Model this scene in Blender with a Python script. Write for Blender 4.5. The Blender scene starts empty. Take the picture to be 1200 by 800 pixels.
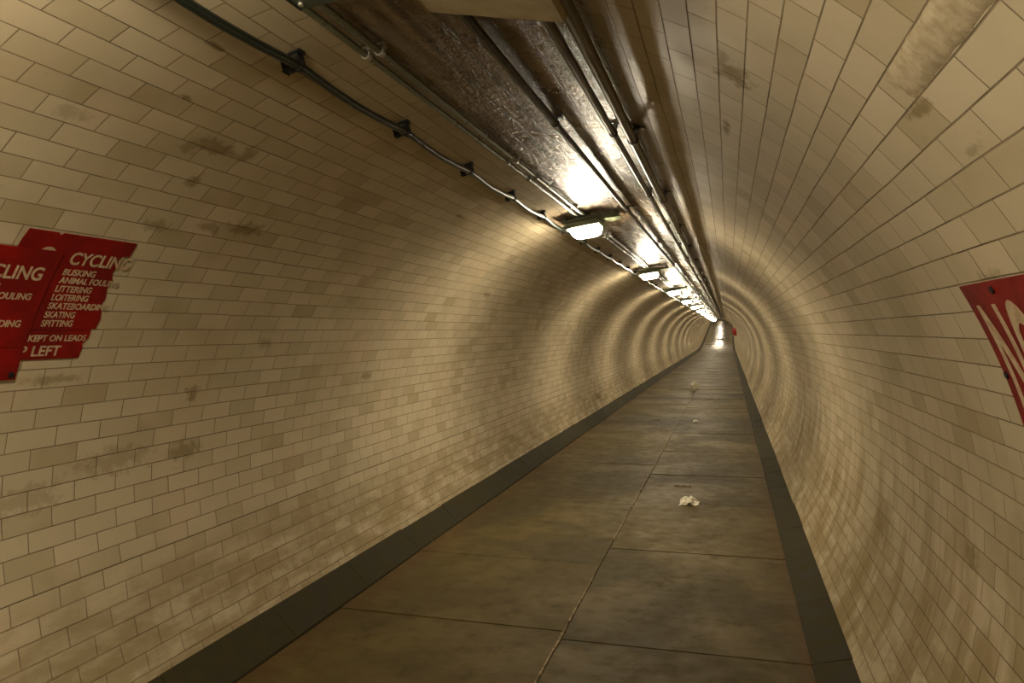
import bpy, bmesh, math, random
from mathutils import Vector, Matrix, noise
random.seed(7)
C = bpy.context.scene.collection
R = 1.37                      # tunnel bore radius, metres
ZC = .55 * R                  # centre of the bore above the walkway
BEND, HALF, SLOPE = 39.0, 4.0, .063

def rise(y):                  # the tunnel floor climbs towards the far shaft
    if y < BEND - HALF: return 0.0
    if y < BEND + HALF: return SLOPE * (y - BEND + HALF) ** 2 / (4 * HALF)
    return SLOPE * (y - BEND)

def P(th, r, y):              # point on a circle of radius r (in bore radii), angle from the crown
    return Vector((R * r * math.sin(th), R * y, ZC + R * (r * math.cos(th) + rise(y))))

def F(x, y, h=0.0):           # point on the walkway, h metres above it
    return Vector((R * x, R * y, R * rise(y) + h))

# ---------------------------------------------------------------- properties
def tag(o, label=None, cat=None, group=None, kind=None):
    if label: o['label'] = label
    if cat: o['category'] = cat
    if group: o['group'] = group
    if kind: o['kind'] = kind
    return o

def obj(name, bm, m, parent=None, smooth=True, loc=None):
    me = bpy.data.meshes.new(name)
    if loc is not None:
        bmesh.ops.translate(bm, verts=bm.verts, vec=-Vector(loc))
    bmesh.ops.recalc_face_normals(bm, faces=bm.faces)
    bm.to_mesh(me); bm.free()
    if smooth:
        for p in me.polygons: p.use_smooth = True
        me.set_sharp_from_angle(angle=math.radians(38))
    me.materials.append(m)
    o = bpy.data.objects.new(name, me); C.objects.link(o)
    if loc is not None: o.location = loc
    if parent is not None:
        o.parent = parent
    return o

def empty(name, loc):
    o = bpy.data.objects.new(name, None); C.objects.link(o)
    o.location = loc; o.empty_display_size = .05
    return o

def copy_tree(o, parent=None):
    c = o.copy(); C.objects.link(c)
    if parent is not None: c.parent = parent
    for ch in list(o.children): copy_tree(ch, c)
    return c

# ---------------------------------------------------------------- node helpers
class NB:
    def __init__(s, name):
        s.m = bpy.data.materials.new(name); s.m.use_nodes = True
        s.t = s.m.node_tree; s.n = s.t.nodes; s.n.clear()
        s.out = s.n.new('ShaderNodeOutputMaterial')
        s.b = s.n.new('ShaderNodeBsdfPrincipled')
        s.t.links.new(s.b.outputs[0], s.out.inputs[0])
    def put(s, sock, v):
        if isinstance(v, bpy.types.NodeSocket): s.t.links.new(v, sock)
        elif isinstance(v, (tuple, list)) and len(v) == 3 and sock.type == 'RGBA': sock.default_value = (*v, 1)
        else: sock.default_value = v
    def math(s, op, a, b=None, c=None, clamp=False):
        n = s.n.new('ShaderNodeMath'); n.operation = op; n.use_clamp = clamp
        for i, v in enumerate((a, b, c)):
            if v is not None: s.put(n.inputs[i], v)
        return n.outputs[0]
    def vm(s, op, a, b=None):
        n = s.n.new('ShaderNodeVectorMath'); n.operation = op
        s.put(n.inputs[0], a)
        if b is not None: s.put(n.inputs[1], b)
        return n.outputs['Value'] if op in ('LENGTH', 'DOT_PRODUCT') else n.outputs[0]
    def noise(s, vec, scale, detail=4, rough=.55, dist=0.0):
        n = s.n.new('ShaderNodeTexNoise'); n.inputs['Scale'].default_value = scale
        n.inputs['Detail'].default_value = detail; n.inputs['Roughness'].default_value = rough
        n.inputs['Distortion'].default_value = dist
        s.t.links.new(vec, n.inputs['Vector']); return n.outputs[0]
    def step(s, v, a, b, lo=0.0, hi=1.0):
        n = s.n.new('ShaderNodeMapRange'); n.interpolation_type = 'SMOOTHSTEP'
        s.put(n.inputs[0], v)
        n.inputs[1].default_value = a; n.inputs[2].default_value = b
        n.inputs[3].default_value = lo; n.inputs[4].default_value = hi
        return n.outputs[0]
    def mix(s, f, a, b, mode='MIX'):
        n = s.n.new('ShaderNodeMix'); n.data_type = 'RGBA'; n.blend_type = mode
        s.put(n.inputs[0], f); s.put(n.inputs[6], a); s.put(n.inputs[7], b)
        return n.outputs[2]
    def sep(s, v):
        n = s.n.new('ShaderNodeSeparateXYZ'); s.t.links.new(v, n.inputs[0]); return n.outputs
    def bump(s, h, strength, dist, normal=None):
        n = s.n.new('ShaderNodeBump'); n.inputs['Strength'].default_value = strength
        n.inputs['Distance'].default_value = dist; s.put(n.inputs['Height'], h)
        if normal is not None: s.t.links.new(normal, n.inputs['Normal'])
        return n.outputs[0]
    def uv(s, name='wall'):
        n = s.n.new('ShaderNodeUVMap'); n.uv_map = name; return n.outputs[0]
    def objc(s):
        n = s.n.new('ShaderNodeTexCoord'); return n.outputs['Object']

H, TH0, LT = .0476, .5457, .126      # tile course height, course phase, tile length (bore radii)

def tile_material():
    s = NB('glazed_white_tile')
    uv = s.uv(); c = s.sep(uv); u, v = c[0], c[1]
    off = s.vm('ADD', uv, (-1.495 + 200 * LT, -TH0 + 200 * H, 0))
    # the courses wander by a millimetre or two
    wob = s.math('MULTIPLY_ADD', s.noise(s.vm('MULTIPLY', uv, (2.2, 9, 1)), 1.0, 2), .006, -.003)
    comb = s.n.new('ShaderNodeCombineXYZ'); s.t.links.new(wob, comb.inputs[1]); s.t.links.new(wob, comb.inputs[0])
    off = s.vm('ADD', off, comb.outputs[0])
    br = s.n.new('ShaderNodeTexBrick'); s.t.links.new(off, br.inputs['Vector'])
    br.inputs['Color1'].default_value = (0, 0, 0, 1); br.inputs['Color2'].default_value = (1, 1, 1, 1)
    br.inputs['Mortar'].default_value = (.5, .5, .5, 1)
    br.inputs['Scale'].default_value = 1; br.inputs['Mortar Size'].default_value = .0013
    br.inputs['Mortar Smooth'].default_value = .35; br.inputs['Bias'].default_value = 0
    br.inputs['Brick Width'].default_value = LT; br.inputs['Row Height'].default_value = H
    br.offset = .5; br.offset_frequency = 2; br.squash = 1
    rnd, mort = br.outputs['Color'], br.outputs['Fac']
    rv = s.sep(rnd)[0]
    av = s.math('ABSOLUTE', v)
    n_big = s.noise(s.vm('MULTIPLY', uv, (2.1, 3.0, 1)), 1.0, 5, .6)
    n_mid = s.noise(s.vm('MULTIPLY', uv, (9, 13, 1)), 1.0, 5, .65, .3)
    n_fine = s.noise(uv, 90, 4, .7)
    n_drip = s.noise(s.vm('MULTIPLY', uv, (6, 2.0, 1)), 1.0, 5, .6, .4)
    n_str = s.noise(s.vm('MULTIPLY', uv, (2.6, 24, 1)), 1.0, 6, .6, .35)
    n_scr = s.noise(s.vm('MULTIPLY', uv, (9, 34, 1)), 1.0, 6, .65, .9)
    cream, tan = (.53, .455, .32), (.45, .38, .255)
    col = s.mix(s.step(rv, 0, 1), cream, tan)
    pink = s.step(s.noise(uv, 3.1, 2), .5, .68)
    col = s.mix(s.math('MULTIPLY', pink, .35), col, (.58, .45, .31))
    # old, dirtier tiles scattered in groups
    odd = s.math('MULTIPLY', s.step(rv, .80, .9), s.step(s.noise(uv, 2.3, 3), .44, .6))
    col = s.mix(s.math('MULTIPLY', odd, .38), col, (.32, .245, .12))
    # general grime
    col = s.mix(s.step(n_big, .45, .75, 0, .38), col, (.30, .235, .125))
    col = s.mix(s.step(n_mid, .58, .85, 0, .30), col, (.27, .205, .10))
    low = s.step(av, 1.55, 2.05)
    col = s.mix(s.math('MULTIPLY', s.step(n_drip, .50, .80), s.math('MULTIPLY_ADD', low, .42, .08)), col, (.23, .17, .075))
    # right wall is dirtier towards the foot, in drips
    rlow = s.math('MULTIPLY', s.step(v, 1.25, 1.9), s.step(n_drip, .44, .66))
    col = s.mix(s.math('MULTIPLY', rlow, .7), col, (.24, .175, .075))
    foot = s.math('MULTIPLY', s.step(av, 1.66, 1.95), s.step(s.noise(s.vm('MULTIPLY', uv, (5, 14, 1)), 1.0, 6, .7), .36, .60))
    col = s.mix(s.math('MULTIPLY', foot, .62), col, (.25, .185, .085))
    # brown crown between the conduits and the pipes, streaked along the tunnel
    cm = s.math('MULTIPLY', s.step(v, -.20, -.12), s.step(v, .36, .22))
    wide = s.math('MULTIPLY', s.step(v, -.30, -.15), s.step(v, .75, .25))
    col = s.mix(s.math('MULTIPLY', wide, .22), col, (.26, .18, .09))
    col = s.mix(s.math('MULTIPLY', cm, s.step(n_str, .36, .62, .40, .96)), col, (.135, .082, .034))
    col = s.mix(s.math('MULTIPLY', cm, s.step(n_scr, .57, .68, 0, .8)), col, (.055, .033, .017))
    pale = s.math('MULTIPLY', cm, s.step(s.noise(s.vm('MULTIPLY', uv, (5, 26, 1)), 1.0, 5, .6, .5), .60, .68))
    col = s.mix(s.math('MULTIPLY', pale, .55), col, (.42, .33, .21))
    # soot and painted pipe shade along the old black and twin pipes
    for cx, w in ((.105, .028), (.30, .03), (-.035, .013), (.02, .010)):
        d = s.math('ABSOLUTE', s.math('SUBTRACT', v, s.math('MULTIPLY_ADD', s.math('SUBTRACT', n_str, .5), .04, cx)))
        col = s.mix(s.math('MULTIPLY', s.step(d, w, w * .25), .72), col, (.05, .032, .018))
    # individual stains (u, v, half length, half height, strength)
    blobs = [(1.40, -.585, .075, .024, .8), (1.345, -.603, .03, .03, .6), (1.50, -.575, .03, .03, .7),
             (1.145, -.357, .03, .008, .9), (1.22, -.497, .02, .008, .9), (1.43, -.69, .02, .03, .75),
             (1.43, -.833, .045, .02, .6), (1.72, -.79, .07, .026, .85), (1.59, -.808, .05, .018, .6),
             (1.815, -1.315, .03, .03, .7), (1.81, -1.485, .07, .035, .6), (1.33, -1.243, .08, .014, .6),
             (2.76, -.50, .05, .012, .7), (3.98, -.883, .07, .02, .7), (8.6, -1.91, .22, .05, .8),
             (2.9, -1.33, .05, .02, .6), (1.30, .575, .06, .038, .85), (1.25, .555, .05, .014, .5), (1.66, .56, .07, .010, .85),
             (.96, .842, .045, .012, .85), (.94, .80, .03, .012, .45), (.935, .915, .03, .008, .5),
             (1.16, 1.07, .05, .016, .5), (2.1, -1.17, .06, .02, .45), (1.55, -1.47, .13, .04, .5), (1.30, -1.52, .12, .04, .45),
             (1.05, -.62, .05, .02, .4), (1.7, 1.62, .06, .03, .6), (2.5, 1.75, .12, .07, .6)]
    acc = None
    wn = s.math('MULTIPLY_ADD', s.noise(uv, 38, 6, .7), 3.2, -1.6)
    for bu, bv, ru, rw, st in blobs:
        q = s.vm('MULTIPLY', s.vm('SUBTRACT', uv, (bu, bv, 0)), (1 / ru, 1 / rw, 0))
        d = s.math('ADD', s.vm('LENGTH', q), wn)
        k = s.step(d, 1.15, .35, 0, st)
        acc = k if acc is None else s.math('MAXIMUM', acc, k)
    col = s.mix(s.math('MULTIPLY', acc, .8), col, (.175, .125, .048))
    # specks and chips
    vor = s.n.new('ShaderNodeTexVoronoi'); s.t.links.new(s.vm('MULTIPLY', uv, (5.5, 5.5, 1)), vor.inputs['Vector'])
    col = s.mix(s.math('MULTIPLY', s.step(vor.outputs['Distance'], .035, .02), .8), col, (.09, .06, .03))
    # mortar: dark in most joints, pale and worn out in some
    mcol = s.mix(s.step(n_mid, .38, .62), (.085, .06, .03), (.20, .15, .085))
    col = s.mix(s.math('MULTIPLY', mort, s.step(n_big, .3, .6, 1.0, .68)), col, mcol)
    s.put(s.b.inputs['Base Color'], col)
    rough = s.math('ADD', s.math('SUBTRACT', s.step(n_mid, .3, .7, .58, .70), s.math('MULTIPLY', wide, .34)), s.math('MULTIPLY', mort, .35), clamp=True)
    rough = s.math('ADD', rough, s.math('MULTIPLY', acc, .2))
    s.put(s.b.inputs['Roughness'], rough)
    s.put(s.b.inputs['Specular IOR Level'], s.step(wide, 0, .8, .10, .15))
    # relief: joints, cushioned glaze, slightly uneven setting, stepped courses near the foot
    h = s.math('MULTIPLY', mort, -.0030)
    h = s.math('ADD', h, s.math('MULTIPLY', rv, .0011))
    h = s.math('ADD', h, s.math('MULTIPLY', s.noise(s.vm('MULTIPLY', uv, (1, 2, 1)), 14, 3), s.step(wide, 0, 1, .0008, .003)))
    h = s.math('ADD', h, s.math('MULTIPLY', s.noise(uv, 5, 2), s.step(wide, 0, 1, .0004, .003)))
    h = s.math('ADD', h, s.math('MULTIPLY', s.math('ADD', n_scr, s.noise(uv, 34, 5, .7)), s.math('MULTIPLY', cm, .009)))
    nrm = s.bump(h, 1.0, 1.0)
    s.put(s.b.inputs['Normal'], nrm)
    return s.m

def floor_material():
    s = NB('worn_paving_stone'); p = s.objc(); c = s.sep(p)
    at = s.n.new('ShaderNodeAttribute'); at.attribute_name = 'slab'
    r = at.outputs['Fac']
    n1 = s.noise(p, 1.3, 6, .6, .4); n2 = s.noise(p, 9, 6, .65); n3 = s.noise(s.vm('MULTIPLY', p, (3, 14, 3)), 1.6, 5, .6)
    col = s.mix(r, (.085, .062, .018), (.060, .046, .016))
    col = s.mix(s.step(n1, .42, .62, 0, .75), col, (.120, .086, .025))
    col = s.mix(s.step(n2, .50, .75, 0, .6), col, (.040, .028, .010))
    col = s.mix(s.step(n3, .60, .78, 0, .45), col, (.14, .105, .05))
    # rusty silt along both kerbs
    ax = s.math('ABSOLUTE', c[0])
    col = s.mix(s.math('MULTIPLY', s.step(ax, .76 * R * .88, .765 * R), s.step(n2, .35, .6, .2, .8)), col, (.095, .052, .018))
    vor = s.n.new('ShaderNodeTexVoronoi'); s.t.links.new(s.vm('MULTIPLY', p, (6, 6, 6)), vor.inputs['Vector'])
    col = s.mix(s.math('MULTIPLY', s.step(vor.outputs['Distance'], .08, .04), s.step(n2, .45, .6)), col, (.035, .026, .015))
    s.put(s.b.inputs['Base Color'], col)
    wet = s.step(c[1], 33 * R, 46 * R)          # the far ramp is wet
    s.put(s.b.inputs['Roughness'], s.math('SUBTRACT', s.math('ADD', s.step(n2, .3, .7, .62, .78), s.step(n1, .4, .7, .0, -.12)), s.math('MULTIPLY', wet, .46)))
    s.put(s.b.inputs['Specular IOR Level'], s.math('MULTIPLY_ADD', wet, .2, .2))
    h = s.math('ADD', s.math('MULTIPLY', n2, .0015), s.math('MULTIPLY', s.noise(p, 60, 4), .0005))
    h = s.math('ADD', h, s.math('MULTIPLY', n3, .0015))
    s.put(s.b.inputs['Normal'], s.bump(h, 1.0, 1.0))
    return s.m

def plain(name, col, rough=.5, metal=0.0, var=.25, scale=20, bump=.0, col2=None):
    s = NB(name); p = s.objc(); n = s.noise(p, scale, 5, .6)
    c2 = col2 or tuple(x * (1 - var) for x in col)
    s.put(s.b.inputs['Base Color'], s.mix(s.step(n, .35, .65), col, c2))
    s.put(s.b.inputs['Roughness'], s.step(n, .3, .7, rough * .85, min(1, rough * 1.15)))
    s.b.inputs['Metallic'].default_value = metal
    s.b.inputs['Specular IOR Level'].default_value = .5 if rough < .5 else .25
    if bump: s.put(s.b.inputs['Normal'], s.bump(s.math('MULTIPLY', n, bump), 1.0, 1.0))
    return s.m

def emit(name, col, strength):
    s = NB(name)
    s.b.inputs['Base Color'].default_value = (.9, .9, .88, 1)
    s.b.inputs['Roughness'].default_value = .4
    s.b.inputs['Emission Color'].default_value = (*col, 1)
    s.b.inputs['Emission Strength'].default_value = strength
    return s.m

M = dict(tile=tile_material(), floor=floor_material())
M['kerb'] = plain('dark_kerb_stone', (.026, .022, .008), .9, 0, .4, 9, .004, (.042, .034, .012))
M['silt'] = plain('pale_joint_mortar', (.30, .22, .12), .85, 0, .6, 30)
M['bed'] = plain('dark_bedding', (.045, .032, .018), .9)
M['red'] = plain('red_sign_vinyl', (.235, .0035, .0015), .55, 0, .35, 7)
M['text'] = plain('cream_lettering', (.52, .40, .26), .6, 0, .3, 40, 0, (.40, .28, .17))
M['conduit'] = plain('galvanised_conduit', (.16, .17, .125), .30, .3, .12, 6)
M['pipe'] = plain('brown_steel_pipe', (.10, .078, .045), .36, .3, .3, 8)
M['iron'] = plain('sooty_iron', (.035, .028, .02), .38, .5, .4, 20)
M['rubber'] = plain('black_cable_sheath', (.012, .018, .014), .32, 0, .3, 20)
M['clip'] = plain('black_clip', (.012, .012, .010), .5)
M['zinc'] = plain('bright_zinc', (.55, .53, .45), .35, .7)
M['boxgrey'] = plain('grey_green_box', (.085, .11, .09), .45, .2, .3, 18)
M['panel'] = plain('cream_painted_panel', (.36, .29, .17), .55, 0, .25, 8)
M['fixture'] = plain('grey_green_enamel', (.19, .22, .14), .4, .2, .3, 18)
M['lamp'] = emit('lit_lamp_diffuser', (1.0, .86, .62), 175)
M['cement'] = plain('rough_cement_patch', (.48, .40, .27), .8, 0, .22, 40, .004, (.37, .30, .19))
M['paper'] = plain('crumpled_white_paper', (.80, .76, .62), .6, 0, .12, 30)
M['redbin'] = plain('red_enamel', (.30, .012, .008), .4)
M['steel'] = plain('dark_slat_metal', (.03, .028, .022), .75, .2)

# ---------------------------------------------------------------- bore lining
Y0, Y1 = -7.2, 74.0
def ystations():
    ys = []; y = Y0
    while y < BEND - HALF: ys.append(y); y += 1.5
    y = BEND - HALF
    while y < BEND + HALF: ys.append(y); y += .5
    while y < Y1: ys.append(y); y += 3.0
    return ys + [Y1]
YS = ystations()
def lining(name, k0, k1, label):
    """one shell per side; the courses near the foot are set like shallow steps, top edge proud"""
    vs, fs, uvs, nrm, flat = [], [], [], [], []
    def band(ta, ra, tb, rb, va, vb, step):
        b0 = len(vs)
        for y in YS:
            for t, r, v in ((ta, ra, va), (tb, rb, vb)):
                vs.append(P(t, r, y)); uvs.append((y, v)); nrm.append(Vector((-math.sin(t), 0, -math.cos(t))))
        for j in range(len(YS) - 1):
            a = b0 + 2 * j; fs.append((a, a + 2, a + 3, a + 1)); flat.append(step)
    for k in range(k0, k1):
        a, b = TH0 + k * H, TH0 + (k + 1) * H
        m = (a + b) / 2
        if m > -1.72: band(a, 1.0, b, 1.0, a, b, False); continue
        w = min(1, (abs(m) - 1.70) / .1); p = 1.0 - .0052 * w
        band(a, 1.0, b, p, a, b, 1)       # b is the upper edge of the course
        pr = min(1, max(0, (abs(m - H) - 1.70) / .1))
        band(a, 1.0 - .0052 * pr, a, 1.0, a - .25 * H, a - .2 * H, 2)
    me = bpy.data.meshes.new(name); me.from_pydata(vs, [], fs)
    uvl = me.uv_layers.new(name='wall')
    for l in me.loops: uvl.data[l.index].uv = uvs[l.vertex_index]
    ln = [None] * len(me.loops)
    for p in me.polygons:
        p.use_smooth = True
        n = p.normal.copy()
        c = p.center; inward = Vector((-c.x, 0, 0)) + Vector((0, 0, ZC + R * rise(c.y / R) - c.z))
        if (n.z if flat[p.index] == 2 else n.dot(inward)) < 0: n = -n
        for li in p.loop_indices:
            ln[li] = n if flat[p.index] else nrm[me.loops[li].vertex_index]
    me.normals_split_custom_set(ln)
    me.materials.append(M['tile'])
    o = bpy.data.objects.new(name, me); C.objects.link(o)
    tag(o, label, kind='structure'); return o
lining('wall_left', -55, -20, 'cream glazed tile wall curving up on the left')
lining('ceiling', -20, -2, 'grimy tiled crown of the tunnel')
lining('wall_right', -2, 34, 'cream glazed tile wall curving up on the right')

# ---------------------------------------------------------------- paving slabs
def box_verts(bm, pts_top, depth):
    top = [bm.verts.new(p) for p in pts_top]
    bot = [bm.verts.new(p - Vector((0, 0, depth))) for p in pts_top]
    fs = [bm.faces.new(top)]
    n = len(top)
    for i in range(n): fs.append(bm.faces.new((top[i], bot[i], bot[(i + 1) % n], top[(i + 1) % n])))
    return fs
def paving():
    bm = bmesh.new(); lay = bm.faces.layers.float.new('slab')
    XL, XR, XM = -.802, .757, .013
    rnd = random.Random(21)
    for side, fixed in ((0, [.5, 1.45, 2.345, 3.05, 4.16, 5.44, 6.3, 7.27, 8.1, 9.0, 9.95, 10.9, 11.8, 12.79]),
                        (1, [.6, 1.5, 2.28, 3.3, 4.25, 5.09, 6.1, 7.2, 8.5, 9.6, 10.84, 11.7, 12.6])):
        ys = list(fixed)
        while ys[0] > Y0: ys.insert(0, ys[0] - rnd.uniform(.75, 1.1))
        while ys[-1] < Y1: ys.append(ys[-1] + rnd.uniform(.75, 1.15))
        a, b = (XL, XM) if side == 0 else (XM, XR)
        g = .0016
        for j in range(len(ys) - 1):
            y0, y1 = ys[j] + g * rnd.choice((.6, 1.2, 1.6)), ys[j + 1] - g
            xa, xb = a + g, b - g
            sk = rnd.uniform(-.006, .006)
            dz = [rnd.uniform(-.0035, .0035) for _ in range(4)]
            tl = rnd.uniform(-.003, .003)
            pts = [F(xa, y0 - sk, dz[0] - tl), F(xb, y0 + sk, dz[1] - tl), F(xb, y1 + sk, dz[2] + tl), F(xa, y1 - sk, dz[3] + tl)]
            fs = box_verts(bm, pts, .03)
            v = rnd.random()
            for f in fs: f[lay] = v
    o = obj('floor', bm, M['floor'], smooth=False)
    tag(o, 'brown worn paving slabs of the walkway', kind='structure')
    return o
paving()
def strip(name, x0, x1, h, m, label):
    bm = bmesh.new(); prev = None
    for y in YS:
        a = bm.verts.new(F(x0, y, h)); b = bm.verts.new(F(x1, y, h))
        c = bm.verts.new(F(x1, y, h - .03)); d = bm.verts.new(F(x0, y, h - .03))
        cur = (a, b, c, d)
        if prev:
            for i in range(4): bm.faces.new((prev[i], prev[(i + 1) % 4], cur[(i + 1) % 4], cur[i]))
        else: bm.faces.new((a, b, c, d))
        prev = cur
    bm.faces.new(prev)
    o = obj(name, bm, m, smooth=False); tag(o, label, kind='structure'); return o
strip('trim_1', -.83, .80, -.006, M['bed'], 'dark bedding showing in the joints of the paving')
def pale_seam():              # broken fillet of pale mortar in the middle joint
    bm = bmesh.new(); rnd = random.Random(4); y = 1.2
    while y < 34:
        ln = rnd.uniform(.12, .5) * (1 + y * .05)
        if rnd.random() < .85:
            w = rnd.uniform(.0020, .0044)
            x = .013 + rnd.uniform(-.0008, .0008)
            box_verts(bm, [F(x - w, y, .0085), F(x + w, y, .0085), F(x + w * .9, y + ln, .0085), F(x - w * .9, y + ln, .0085)], .014)
        y += ln + rnd.uniform(.0, .04)
    for (x0, x1, yy) in ((-.42, -.05, 12.6), (-.74, -.02, 12.82), (.03, .5, 12.62), (.0, .72, 10.86), (.20, .30, 4.72), (-.12, -.04, 7.35), (-.30, -.19, 8.2)):
        box_verts(bm, [F(x0, yy, .0095), F(x1, yy, .0095), F(x1, yy + .010 * max(1, yy / 5), .0095), F(x0, yy + .010 * max(1, yy / 5), .0095)], .014)
    o = obj('trim_2', bm, M['silt'], smooth=False)
    tag(o, 'broken pale mortar line down the middle joint of the paving', kind='structure')
pale_seam()

def kerb(name, side, label):
    bm = bmesh.new(); rnd = random.Random(3 + side)
    if side < 0: x_in, th_top, phase = -.797, -2.047, .105
    else: x_in, th_top, phase = .753, 2.110, .30
    y = phase - .49 * 16
    while y < Y1:
        y1 = y + .49 if y < 20 else y + .98
        g = .0012 if y < 20 else .0
        n = 2 if BEND - HALF < y < BEND + HALF else 1
        jt = rnd.uniform(-.003, .003); jr = rnd.uniform(-.006, .006)
        a0, b0 = max(y + g, Y0), min(y1 - g, Y1)
        if b0 > Y0:
            sec = []
            for yy in (a0, b0):
                xt, zt = math.sin(th_top + jr * .6), math.cos(th_top + jr * .6)
                up = ZC + R * (zt + rise(yy))
                foot = Vector((R * x_in, R * yy, R * rise(yy) - .02))
                lip = Vector((R * x_in, R * yy, R * rise(yy) + .012))
                s2 = Vector((R * (x_in + math.copysign(.006, side)), R * yy, R * rise(yy) + .019))
                topp = Vector((R * (xt * .996), R * yy, up + jt * .4))
                top2 = Vector((R * xt * 1.04, R * yy, up + .004))
                back = Vector((R * xt * 1.04, R * yy, R * rise(yy) - .02))
                sec.append([bm.verts.new(q) for q in (foot, lip, s2, topp, top2, back)])
            m_ = len(sec[0])
            for i in range(m_): bm.faces.new((sec[0][i], sec[0][(i + 1) % m_], sec[1][(i + 1) % m_], sec[1][i]))
            bm.faces.new(sec[0]); bm.faces.new(list(reversed(sec[1])))
        y = y1
    o = obj(name, bm, M['kerb'], smooth=False); tag(o, label, kind='structure'); return o
kerb('baseboard_left', -1, 'dark sloping kerb stones at the foot of the left wall')
kerb('baseboard_right', 1, 'dark sloping kerb stones at the foot of the right wall')

# ---------------------------------------------------------------- pipes
def sweep(pts, rad, seg=10):
    bm = bmesh.new(); prev = None
    for i, p in enumerate(pts):
        t = (pts[min(i + 1, len(pts) - 1)] - pts[max(i - 1, 0)]).normalized()
        a = t.cross(Vector((0, 0, 1))).normalized(); b = a.cross(t).normalized()
        ring = [bm.verts.new(p + rad * (math.cos(k * 2 * math.pi / seg) * a + math.sin(k * 2 * math.pi / seg) * b)) for k in range(seg)]
        if prev:
            for k in range(seg): bm.faces.new((prev[k], prev[(k + 1) % seg], ring[(k + 1) % seg], ring[k]))
        else: bm.faces.new(list(reversed(ring)))
        prev = ring
    bm.faces.new(prev)
    return bm
def run(th, r, y0=Y0 + .1, y1=Y1 - .5, step=.5, wob=0.0, seed=1):
    pts = []; y = y0; rnd = random.Random(seed)
    while y < y1:
        pts.append(P(th + rnd.uniform(-wob, wob), r, y)); y += step if y < 12 or BEND - HALF < y < BEND + HALF else step * 4
    pts.append(P(th, r, y1)); return pts
def tube(th, r, rad, name, m, label, cat, group=None, **k):
    o = obj(name, sweep(run(th, r, **k), rad), m)
    return tag(o, label, cat, group)

def bx(bm, c, ax, ay, az, sx, sy, sz, bev=.0):
    """box centred at c, with unit axes and full sizes"""
    r = bmesh.ops.create_cube(bm, size=1.0)
    vs = r['verts']
    for v in vs:
        v.co = c + ax * v.co.x * sx + ay * v.co.y * sy + az * v.co.z * sz
    if bev:
        es = list({e for v in vs for e in v.link_edges})
        bmesh.ops.bevel(bm, geom=es, offset=bev, segments=2, affect='EDGES', profile=.6)
def frame(th, y):
    """axes on the bore: across, along, inward"""
    inn = Vector((-math.sin(th), 0, -math.cos(th)))
    t = (P(th, 1, y + .05) - P(th, 1, y - .05)).normalized()
    ac = t.cross(inn).normalized()
    return ac, t, inn
def cyl(bm, c, axis, rad, depth, seg=12):
    q = axis.to_track_quat('Z', 'Y').to_matrix().to_4x4(); q.translation = c
    bmesh.ops.create_cone(bm, cap_ends=True, segments=seg, radius1=rad, radius2=rad * .95, depth=depth, matrix=q)

# sagging black cable with its clips
CL0, CLS = 1.272, .4985
def cable_pts():
    pts = []; y = CL0 - 16 * CLS; n = 8
    while y < 73.2:
        for k in range(n):
            yy = y + k * CLS / n
            sag = math.sin(math.pi * k / n) ** 1.0
            rnd = .6 + .8 * noise.random() if False else 1.0
            pts.append(P(-.272 - .007 * sag, .972 - .006 * sag, yy))
        y += CLS
    return pts
noise.seed_set(3)
cab = empty('sagging_cable', P(-.272, .972, CL0))
tag(cab, 'thick black cable sagging between clips along the upper left wall', 'cable')
obj('cable_sheath', sweep(cable_pts(), .0125, 10), M['rubber'], cab, loc=P(-.272, .972, CL0)); bpy.data.objects['cable_sheath'].location = (0, 0, 0)
def clip_mesh():
    bm = bmesh.new(); ac, t, inn = frame(-.272, CL0); c0 = P(-.272, 1.0, CL0)
    bx(bm, c0 + inn * .006 + ac * .006, ac, t, inn, .050, .026, .007, .002)
    bx(bm, c0 + inn * .026, ac, t, inn, .024, .022, .036, .005)
    cyl(bm, c0 + inn * .039 + ac * .0, t, .0155, .022)
    bx(bm, c0 + inn * .026 + ac * .027, ac, t, inn, .030, .022, .032, .005)
    cyl(bm, c0 + inn * .044 + ac * .030, inn, .0040, .006, 8)
    return bm
cp = obj('clip', clip_mesh(), M['clip'], cab, loc=P(-.272, .972, CL0)); cp.location = (0, 0, 0)
for k in range(-4, 46):
    if k == 0: continue
    c = cp.copy(); C.objects.link(c); c.parent = cab
    c.location = P(-.272, .972, CL0 + k * CLS) - P(-.272, .972, CL0)

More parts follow.
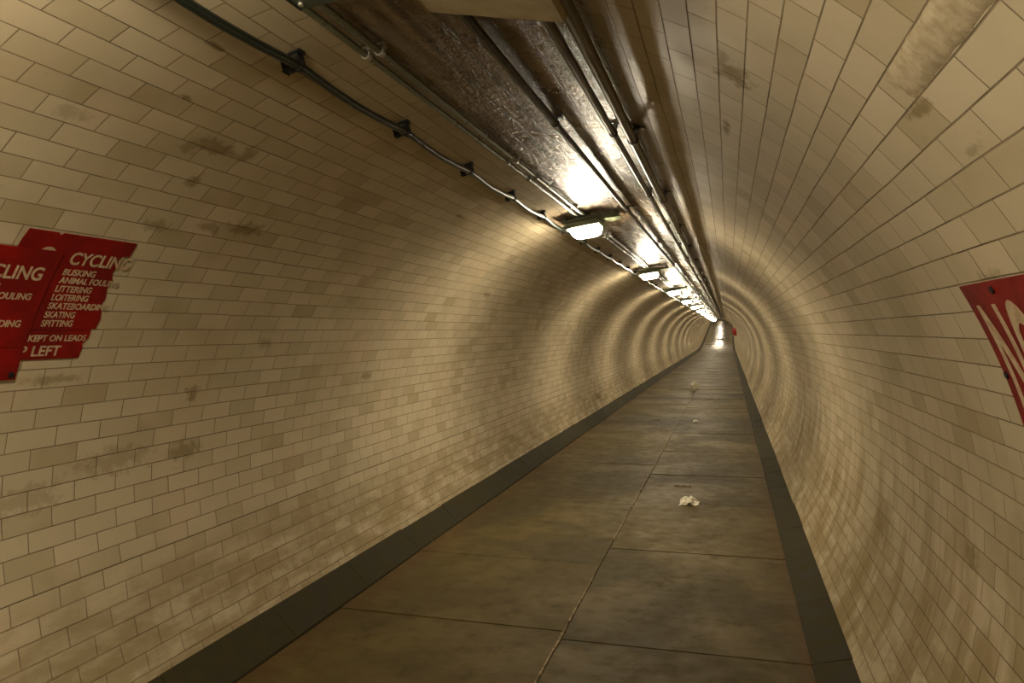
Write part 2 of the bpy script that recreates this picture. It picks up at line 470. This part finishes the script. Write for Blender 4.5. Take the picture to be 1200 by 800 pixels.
# the two thin conduits that feed the lamps
cu1 = tag(empty('electrical_conduit', P(-.160, .985, 1.35)), 'outer one of the two thin grey conduits running into the lamps, nearer the black cable', 'conduit', None)
cu2 = tag(empty('electrical_conduit', P(-.130, .985, 1.35)), 'inner one of the two thin grey conduits running into the lamps, nearer the brown crown', 'conduit', None)
for cu, th, rad in ((cu1, -.160, .0095), (cu2, -.130, .0105)):
    base = cu.location.copy()
    o = obj('tube', sweep(run(th, .984), rad), M['conduit'], cu, loc=base); o.location = (0, 0, 0)
    bm = bmesh.new(); ac, t, inn = frame(th, 1.35); c0 = P(th, 1.0, 1.35)
    cyl(bm, P(th, .984, 1.35), t, rad + .004, .018, 14)
    bx(bm, c0 + inn * .008, ac, t, inn, .036, .018, .012, .002)
    o = obj('saddle', bm, M['zinc'], cu, loc=base); o.location = (0, 0, 0)
    for k in range(-3, 24):
        if k == 0: continue
        c = o.copy(); C.objects.link(c); c.parent = cu; c.location = P(th, 1, 1.35 + k * .985) - P(th, 1, 1.35)
    bm = bmesh.new()
    cyl(bm, P(th, .984, 2.61), t, rad + .0035, .05, 14)
    o = obj('coupling', bm, M['conduit'], cu, loc=base); o.location = (0, 0, 0)
    for k in range(-1, 8):
        if k == 0: continue
        c = o.copy(); C.objects.link(c); c.parent = cu; c.location = P(th, 1, 2.61 + k * 2.97) - P(th, 1, 2.61)

# old black pipe in the crown, and the twin pipes right of it
def pipe_thing(name, th, r, rad, m, label, cat, clamp_y, clamp_m, step):
    base = P(th, r, clamp_y)
    e = tag(empty(name, base), label, cat)
    o = obj('tube', sweep(run(th, r), rad), m, e, loc=base); o.location = (0, 0, 0)
    bm = bmesh.new(); ac, t, inn = frame(th, clamp_y)
    cyl(bm, base, t, rad + .0035, .018, 14)
    bx(bm, base - inn * ((1 - r) * R * .5), ac, t, inn, rad * 1.2, .014, (1 - r) * R + .002, .002)
    bx(bm, base - inn * ((1 - r) * R - .003), ac, t, inn, rad * 2 + .024, .018, .004, .001)
    o = obj('clamp', bm, clamp_m, e, loc=base); o.location = (0, 0, 0)
    k = -2
    while clamp_y + k * step < 30:
        if k != 0:
            c = o.copy(); C.objects.link(c); c.parent = e; c.location = P(th, r, clamp_y + k * step) - base
        k += 1
    return e
pipe_thing('old_pipe', .092, .980, .0125, M['iron'], 'sooty black pipe left of the twin pipes in the brown crown', 'pipe', 1.96, M['iron'], 1.49)
pipe_thing('ceiling_pipe', .252, .972, .0125, M['pipe'], 'left one of the two glinting brown pipes along the ceiling', 'pipe', 1.98, M['iron'], .93)
pipe_thing('ceiling_pipe', .313, .962, .0165, M['pipe'], 'right one of the two glinting brown pipes along the ceiling', 'pipe', 1.96, M['iron'], .93)

# ---------------------------------------------------------------- bulkhead lamps
LTH, LY, LS = -.139, 3.58, 3.05
def superbox(bm, c, ax, ay, az, a, b, d, n=4.0, rings=9, seg=36):
    """rounded pillow: superellipse plan a x b, bulging d along az (flat back)"""
    prev = None
    for i in range(rings):
        u = i / (rings - 1); k = math.cos(u * math.pi / 2) ** .30 if u < 1 else 0
        h = d * math.sin(u * math.pi / 2)
        if i == rings - 1:
            top = bm.verts.new(c + az * d)
            for j in range(seg): bm.faces.new((prev[j], prev[(j + 1) % seg], top))
            return
        ring = []
        for j in range(seg):
            t = 2 * math.pi * j / seg; ct, st = math.cos(t), math.sin(t)
            x = math.copysign(abs(ct) ** (2 / n), ct) * a * k; y = math.copysign(abs(st) ** (2 / n), st) * b * k
            ring.append(bm.verts.new(c + ax * x + ay * y + az * h))
        if prev:
            for j in range(seg): bm.faces.new((prev[j], prev[(j + 1) % seg], ring[(j + 1) % seg], ring[j]))
        else: bm.faces.new(list(reversed(ring)))
        prev = ring
def make_lamp():
    y = LY; base = P(LTH, 1.0, y); ac, t, inn = frame(LTH, y)
    root = empty('bulkhead_lamp', base)
    # wide back plate curved like the vault, standing off it on two feet
    bm = bmesh.new(); prev = None
    for i in range(17):
        f = i / 16; th = -.250 + .290 * f; e = max(0, 1 - abs(2 * f - 1) ** 3) ** .5; hw = .03 + .075 * e
        ring = []
        for (r_, s_) in ((.9745, -1), (.9745, 1), (.971 - .016 * e, .92), (.971 - .016 * e, -.92)):
            ring.append(bm.verts.new(P(th, r_, y + s_ * hw / R)))
        if prev:
            for k in range(4): bm.faces.new((prev[k], prev[(k + 1) % 4], ring[(k + 1) % 4], ring[k]))
        else: bm.faces.new(list(reversed(ring)))
        prev = ring
    bm.faces.new(prev)
    o = obj('back_plate', bm, M['fixture'], root, loc=base); o.location = (0, 0, 0)
    for th in (-.235, .022):
        bm = bmesh.new(); a2, t2, i2 = frame(th, y)
        bx(bm, P(th, .985, y), a2, t2, i2, .022, .06, .028, .002)
        o = obj('foot', bm, M['fixture'], root, loc=base); o.location = (0, 0, 0)
    bm = bmesh.new(); bx(bm, P(LTH, .944, y), ac, t, inn, .215, .215, .040, .010)
    o = obj('lamp_body', bm, M['fixture'], root, loc=base); o.location = (0, 0, 0)
    bm = bmesh.new(); superbox(bm, P(LTH, .930, y), ac, t, inn, .100, .112, .058, 4, 6, 28)
    o = obj('diffuser', bm, M['lamp'], root, loc=base); o.location = (0, 0, 0)
    return root
lamp0 = make_lamp()
K = 0
names = {0: 'nearest lit bulkhead lamp on the ceiling, the largest in view',
         1: 'second lit bulkhead lamp along the ceiling, just past the nearest one',
         2: 'third lit bulkhead lamp along the ceiling, past two larger ones',
         3: 'fourth lit bulkhead lamp along the ceiling, before the lamps run together',
         4: 'fifth lit bulkhead lamp along the ceiling, first of the close row of glows'}
bpy.context.view_layer.update()
tag(lamp0, names[0], 'lamp', 'lit bulkhead lamps along the ceiling')
for k in range(-3, 24):
    if k == 0: continue
    y = LY + k * LS
    if y > Y1 - 1: break
    l = copy_tree(lamp0); l.location = P(LTH, 1.0, y)
    l.rotation_euler.x = math.atan((rise(y + .1) - rise(y - .1)) / .2)
    if k in names: tag(l, names[k], 'lamp')
    elif k < 0: tag(l, 'lit bulkhead lamp on the ceiling behind the viewer', 'lamp')
    elif y <= BEND: tag(l, 'small lit bulkhead lamp in the merging row of glows far down the tunnel', 'lamp')
    else: tag(l, 'lit bulkhead lamp on the rising far stretch, hidden past the crest of the vault', 'lamp')

# ---------------------------------------------------------------- ceiling boxes
def junction():
    th, y = -.070, .90; base = P(th, 1.0, y); ac, t, inn = frame(th, y)
    e = tag(empty('junction_box', base), 'small grey green junction box beside the conduits at the top edge', 'junction box')
    bm = bmesh.new(); bx(bm, base + inn * .045, ac, t, inn, .118, .36, .078, .010)
    bx(bm, base + inn * .008, ac, t, inn, .140, .30, .006, .001)
    o = obj('box_body', bm, M['boxgrey'], e, loc=base); o.location = (0, 0, 0)
    bm = bmesh.new(); bx(bm, base + inn * .087, ac, t, inn, .126, .372, .010, .004)
    o = obj('lid', bm, M['boxgrey'], e, loc=base); o.location = (0, 0, 0)
    for a in (-1, 1):
        for b in (-1, 1):
            bm = bmesh.new(); cyl(bm, base + inn * .094 + ac * a * .048 + t * b * .165, inn, .006, .006, 10)
            o = obj('screw', bm, M['zinc'], e, loc=base); o.location = (0, 0, 0)
junction()
def cover():
    th, y = .203, .86; base = P(th, .94, y); ac, t, inn = frame(th, y)
    e = tag(empty('cover_panel', base), 'wide pale metal cover under the ceiling pipes at the top edge', 'panel')
    bm = bmesh.new(); bx(bm, P(th, .928, y), ac, t, inn, .315, .66, .016, .004)
    o = obj('sheet', bm, M['panel'], e, loc=base); o.location = (0, 0, 0)
    for a in (-1, 1):
        bm = bmesh.new()
        c = P(th, .928, y) + ac * a * .108 + t * .27 - inn * .042
        bx(bm, c, ac, t, inn, .012, .03, .085, .002)
        o = obj('bracket', bm, M['iron'], e, loc=base); o.location = (0, 0, 0)
cover()

# rough cement patch where tiles are missing (right shoulder)
def cement():
    rnd = random.Random(9); bm = bmesh.new()
    nu, nv = 26, 5; us = [.40 + (.966 - .40) * i / nu for i in range(nu + 1)]; vs = [.784 + (.832 - .784) * j / nv for j in range(nv + 1)]
    g = []
    for i, u in enumerate(us):
        row = []
        for j, v in enumerate(vs):
            edge = (j in (0, nv)) or i in (0, nu)
            n = noise.noise(Vector((u * 30, v * 30, 1)))
            uu = u + (rnd.uniform(-.004, .004) if i == nu else 0) - (.035 * (j / nv) if i == nu else 0); vv = v + (rnd.uniform(-.0015, .0015) if j in (0, nv) else 0)
            row.append(bm.verts.new(P(vv, 1.0005 if edge else (.9975 + .0008 * n), uu)))
        g.append(row)
    for i in range(nu):
        for j in range(nv): bm.faces.new((g[i][j], g[i + 1][j], g[i + 1][j + 1], g[i][j + 1]))
    o = obj('trim_3', bm, M['cement'])
    tag(o, 'rough pale cement strip filling a row of missing tiles high on the right wall', kind='structure')
    bm = bmesh.new()
    ac, t, inn = frame(.812, .925)
    bmesh.ops.create_uvsphere(bm, u_segments=12, v_segments=8, radius=.011, matrix=Matrix.Translation(P(.812, .997, .925)))
cement()

# ---------------------------------------------------------------- notices
def curved(bm2d, side, r, thick, parent, name, m, base):
    """2-D mesh with x = along (bore radii), y = angle -> curved thin solid on the wall"""
    ys = [v.co.y for v in bm2d.verts]; lo, hi = min(ys), max(ys)
    k = math.ceil(lo / .02)
    while k * .02 < hi:
        bmesh.ops.bisect_plane(bm2d, geom=bm2d.verts[:] + bm2d.edges[:] + bm2d.faces[:], plane_co=(0, k * .02, 0), plane_no=(0, 1, 0), dist=1e-6)
        k += 1
    front = {}
    bm = bmesh.new()
    for v in bm2d.verts:
        front[v.index] = None
    bm2d.verts.index_update()
    fr = [bm.verts.new(P(v.co.y, r, v.co.x)) for v in bm2d.verts]
    bk = [bm.verts.new(P(v.co.y, r + thick / R, v.co.x)) for v in bm2d.verts]
    for f in bm2d.faces:
        ids = [v.index for v in f.verts]
        try:
            bm.faces.new([fr[i] for i in ids]); bm.faces.new([bk[i] for i in reversed(ids)])
        except ValueError: pass
    for e in bm2d.edges:
        if len(e.link_faces) == 1:
            a, b = e.verts[0].index, e.verts[1].index
            try: bm.faces.new((fr[a], fr[b], bk[b], bk[a]))
            except ValueError: pass
    bm2d.free()
    o = obj(name, bm, m, parent, smooth=False, loc=base); o.location = (0, 0, 0)
    return o
def poly(pts):
    bm = bmesh.new(); f = bm.faces.new([bm.verts.new((x, y, 0)) for x, y in pts]); return bm
FONT_CACHE = {}
def text_mesh(txt):
    cu = bpy.data.curves.new('lettering', 'FONT'); cu.body = txt; cu.size = 1; cu.offset = .02; cu.resolution_u = 7
    o = bpy.data.objects.new('lettering', cu); C.objects.link(o)
    bpy.context.view_layer.update()
    me = bpy.data.meshes.new_from_object(o.evaluated_get(bpy.context.evaluated_depsgraph_get()))
    bm = bmesh.new(); bm.from_mesh(me)
    bpy.data.objects.remove(o); bpy.data.curves.remove(cu); bpy.data.meshes.remove(me)
    bmesh.ops.remove_doubles(bm, verts=bm.verts, dist=1e-5)
    xs = [v.co.x for v in bm.verts]; ys = [v.co.y for v in bm.verts]
    return bm, min(xs), max(xs), min(ys), max(ys)
def line(txt, parent, base, side, x0, x1, vt, vb, r, name='text_line'):
    """letters fitted between x0..x1 along the tunnel and angles vt (top) .. vb (bottom)"""
    bm, a, b, c, d = text_mesh(txt)
    for v in bm.verts:
        fx = (v.co.x - a) / (b - a); fy = (v.co.y - c) / (d - c)
        v.co.x = x0 + (x1 - x0) * fx; v.co.y = vb + (vt - vb) * fy; v.co.z = 0
    return curved(bm, side, r, .0006, parent, name, M['text'], base)
LIST = [('CYCLING', .163, -.0405, -.0725), ('BUSKING', .083, -.0830, -.0990), ('ANIMAL FOULING', .160, -.1035, -.1190),
        ('LITTERING', .093, -.1245, -.1405), ('LOITERING', .094, -.1455, -.1615), ('SKATEBOARDING', .160, -.1665, -.1825),
        ('SKATING', .077, -.1880, -.2040), ('SPITTING', .079, -.2090, -.2250)]
def notice(x0, top, r, outline_up, outline_low, label, cut=None):
    base = P(top - .15, r, x0)
    e = tag(empty('notice_sign', base), label, 'sign')
    curved(poly(outline_up), -1, r, .003, e, 'panel', M['red'], base)
    curved(poly(outline_low), -1, r, .003, e, 'panel', M['red'], base)
    rt = r - .0007
    for txt, w, a, b in LIST:
        line(txt, e, base, -1, x0, x0 + w, top + a, top + b, rt)
    line('KEPT ON LEADS', e, base, -1, x0 - .018, x0 + .130, top - .2455, top - .2610, rt)
    line('KEEP', e, base, -1, x0 - .085, x0 - .013, top - .2715, top - .2960, rt)
    line('LEFT', e, base, -1, x0, x0 + .071, top - .2715, top - .2960, rt)
    line(cut or 'NO', e, base, -1, x0 - (.098 if cut else .175), x0 - .022, top - .0345, top - .222, rt)
    return e
# farther notice, torn along its right edge
T2 = -.8865
up2 = [(1.131, T2), (1.197, T2), (1.2035, T2 - .007), (1.210, T2), (1.404, T2), (1.4035, T2 - .037), (1.385, T2 - .0385),
       (1.376, T2 - .047), (1.384, T2 - .062), (1.381, T2 - .085), (1.392, T2 - .105), (1.387, T2 - .125), (1.396, T2 - .150), (1.391, T2 - .168), (1.401, T2 - .188),
       (1.406, T2 - .205), (1.402, T2 - .2315), (1.392, T2 - .2300), (1.386, T2 - .2335), (1.128, T2 - .2335), (1.126, T2 - .06), (1.127, T2 - .027)]
low2 = [(1.02, T2 - .2350), (1.392, T2 - .2350), (1.391, T2 - .255), (1.380, T2 - .268), (1.384, T2 - .280), (1.381, T2 - .304), (1.03, T2 - .304)]
notice(1.254, T2, .9962, up2, low2, 'red notice with a torn right edge, partly covered by another on the left wall', cut='O')
T1 = -.9285
up1 = [(.83, T1), (1.2285, T1), (1.2285, T1 - .2295), (.83, T1 - .2295)]
low1 = [(.83, T1 - .2310), (1.2285, T1 - .2310), (1.2285, T1 - .3045), (.83, T1 - .3045)]
s1 = notice(1.041, T1, .9915, up1, low1, 'red notice with clean straight edges at the left border of the picture')
# screws / grime spot at the lower corner
bm = bmesh.new(); base = Vector((P(T1 - .15, .9915, 1.041)))
ac, t, inn = frame(T1 - .293, 1.216); cyl(bm, P(T1 - .293, .990, 1.216), inn, .009, .005, 12)
o = obj('screw', bm, M['clip'], s1, loc=base); o.location = (0, 0, 0)
# notice on the right wall: only its first letters reach into the picture
TR = 1.0715
base = P(TR + .15, .9955, 1.1)
sR = tag(empty('notice_sign', base), 'red notice with tall pale letters on the right wall', 'sign')
curved(poly([(1.300, TR), (.90, TR), (.90, TR + .304), (1.300, TR + .304)]), 1, .9955, .003, sR, 'panel', M['red'], base)
def big_letters():
    rr = .9948; H1, H2 = TR + .0345, TR + .222
    line('N', sR, base, 1, 1.270, 1.190, H1, H2, rr, 'letter')
    line('O', sR, base, 1, 1.177, 1.095, H1 - .004, H2 + .004, rr, 'letter')
    ac, t, inn = frame(TR + .012, 1.165)
    for (v, y) in ((TR + .013, 1.168), (TR + .15, 1.289)):
        bm = bmesh.new(); ac, t, inn = frame(v, y); cyl(bm, P(v, .9945, y), inn, .008, .005, 12)
        o = obj('screw', bm, M['clip'], sR, loc=base); o.location = (0, 0, 0)
big_letters()

# ---------------------------------------------------------------- litter on the walkway
def crumple(x, y, a, b, h, label, cat, seed, name='crumpled_paper', yaw=0.0):
    bm = bmesh.new(); n = 12; g = []
    noise.seed_set(seed); off = Vector((seed * 3.1, seed * 1.7, 0))
    for i in range(n + 1):
        row = []
        for j in range(n + 1):
            u, v = i / n - .5, j / n - .5
            q = Vector((u * 3, v * 3, seed)) + off
            px = u * a * (1 - .25 * abs(v)) + .22 * a * noise.noise(q * 1.7); py = v * b * (1 - .35 * abs(u)) + .22 * b * noise.noise(q * 1.7 + Vector((9, 0, 0)))
            z = h * max(0.02, (1 - 3.0 * (u * u + v * v)) * .8 + .55 * noise.noise(q * 2.3))
            row.append(bm.verts.new((px, py, max(.001, z))))
        g.append(row)
    for i in range(n):
        for j in range(n): bm.faces.new((g[i][j], g[i + 1][j], g[i + 1][j + 1], g[i][j + 1]))
    r = bmesh.ops.extrude_face_region(bm, geom=bm.faces[:])
    for v in [q for q in r['geom'] if isinstance(q, bmesh.types.BMVert)]: v.co.z += .0012
    bmesh.ops.rotate(bm, verts=bm.verts, matrix=Matrix.Rotation(yaw, 3, 'Z'))
    o = obj(name, bm, M['paper'], smooth=False); o.location = F(x, y, .005)
    return tag(o, label, cat)
crumple(.312, 4.25, .135, .16, .055, 'largest crumpled white paper, on the near paving slabs', 'litter', 5)
crumple(.193, 8.10, .085, .12, .03, 'tiny white paper scrap on the paving, farther than the largest paper', 'litter', 8, 'paper_scrap')
def bag():
    bm = bmesh.new(); bmesh.ops.create_icosphere(bm, subdivisions=4, radius=1.0)
    for v in bm.verts:
        p = v.co.copy(); k = 1 + .30 * noise.noise(p * 2.1) + .16 * abs(noise.noise(p * 5.3))
        z = (p.z * k + 1) * .105
        v.co = Vector((p.x * k * .085 * (1.15 - .45 * z / .2), p.y * k * .08, max(0, z)))
    o = obj('crumpled_bag', bm, M['paper'], smooth=False); o.location = F(0.0, 12.2, .0105)
    tag(o, 'pale crumpled bag standing on the middle joint of the far paving', 'litter')
bag()

# ---------------------------------------------------------------- red bin far away, dark strip on the ramp
def cabinet():
    y, th = 44.0, 1.507; base = P(th, .995, y); ac, t, inn = frame(th, y)
    e = tag(empty('wall_cabinet', base), 'small red rounded cabinet on the right wall at the far end of the tunnel', 'cabinet')
    if True:
        bm = bmesh.new(); superbox(bm, P(th, .992, y), ac, t, inn, .335, .24, .26, 3.2, 8, 28)
        o = obj('cabinet_body', bm, M['redbin'], e, loc=base); o.location = (0, 0, 0)
        bm = bmesh.new(); superbox(bm, P(th, .992, y) + inn * .235, ac, t, inn, .270, .19, .08, 3.2, 6, 28)
        o = obj('door', bm, M['redbin'], e, loc=base); o.location = (0, 0, 0)
        bm = bmesh.new(); bx(bm, P(th, .992, y) + inn * .322 + t * .10, ac, t, inn, .10, .02, .02, .004)
        o2 = obj('handle', bm, M['clip'], o, loc=base); o2.location = (0, 0, 0)
cabinet()
def ramp_strip():  # dark slatted strip added across the ramp
    bm = bmesh.new(); y = 46.3
    z = F(0, y, .004); t = (F(0, y + .1) - F(0, y - .1)).normalized(); n = Vector((1, 0, 0)).cross(t)
    for i in range(8):
        bx(bm, F(.09, y, .010) + t * (i - 3.5) * .20, Vector((1, 0, 0)), t, n, .52, .15, .02, .002)
    for s_ in (-1, 1): bx(bm, F(.09, y, .011) + Vector((s_ * .26, 0, 0)), Vector((1, 0, 0)), t, n, .03, 1.6, .024, .002)
    o = obj('dark_strip', bm, M['steel'], smooth=False, loc=F(.09, y, 0))
    tag(o, 'dark slatted strip across the bright wet floor near the far end', 'drain cover')
ramp_strip()

# ---------------------------------------------------------------- camera and world
f_px, yaw, pit, rol = 870.97, .2832, -.0106, -.0128
cy_, sy_, cp_, sp_ = math.cos(yaw), math.sin(yaw), math.cos(pit), math.sin(pit)
fw = Vector((-sy_ * cp_, cy_ * cp_, sp_)); r0 = Vector((cy_, sy_, 0)); u0 = r0.cross(fw)
rt = math.cos(rol) * r0 + math.sin(rol) * u0; up = -math.sin(rol) * r0 + math.cos(rol) * u0
cam = bpy.data.cameras.new('camera'); co = bpy.data.objects.new('camera', cam); C.objects.link(co)
m3 = Matrix((rt, up, -fw)).transposed()
co.matrix_world = Matrix.Translation(Vector((.5304 * R, 0, ZC + .4132 * R))) @ m3.to_4x4()
cam.sensor_width = 36; cam.lens = f_px * 36 / 1200; cam.clip_start = .02; cam.clip_end = 300
bpy.context.scene.camera = co
w = bpy.data.worlds.new('world'); bpy.context.scene.world = w; w.use_nodes = True
w.node_tree.nodes['Background'].inputs[0].default_value = (0, 0, 0, 1)
vs = bpy.context.scene.view_settings
bpy.context.scene.display_settings.display_device = 'sRGB'
vs.view_transform = 'Standard'; vs.look = 'None'; vs.gamma = 1; vs.use_curve_mapping = False
vs.exposure = 0.3
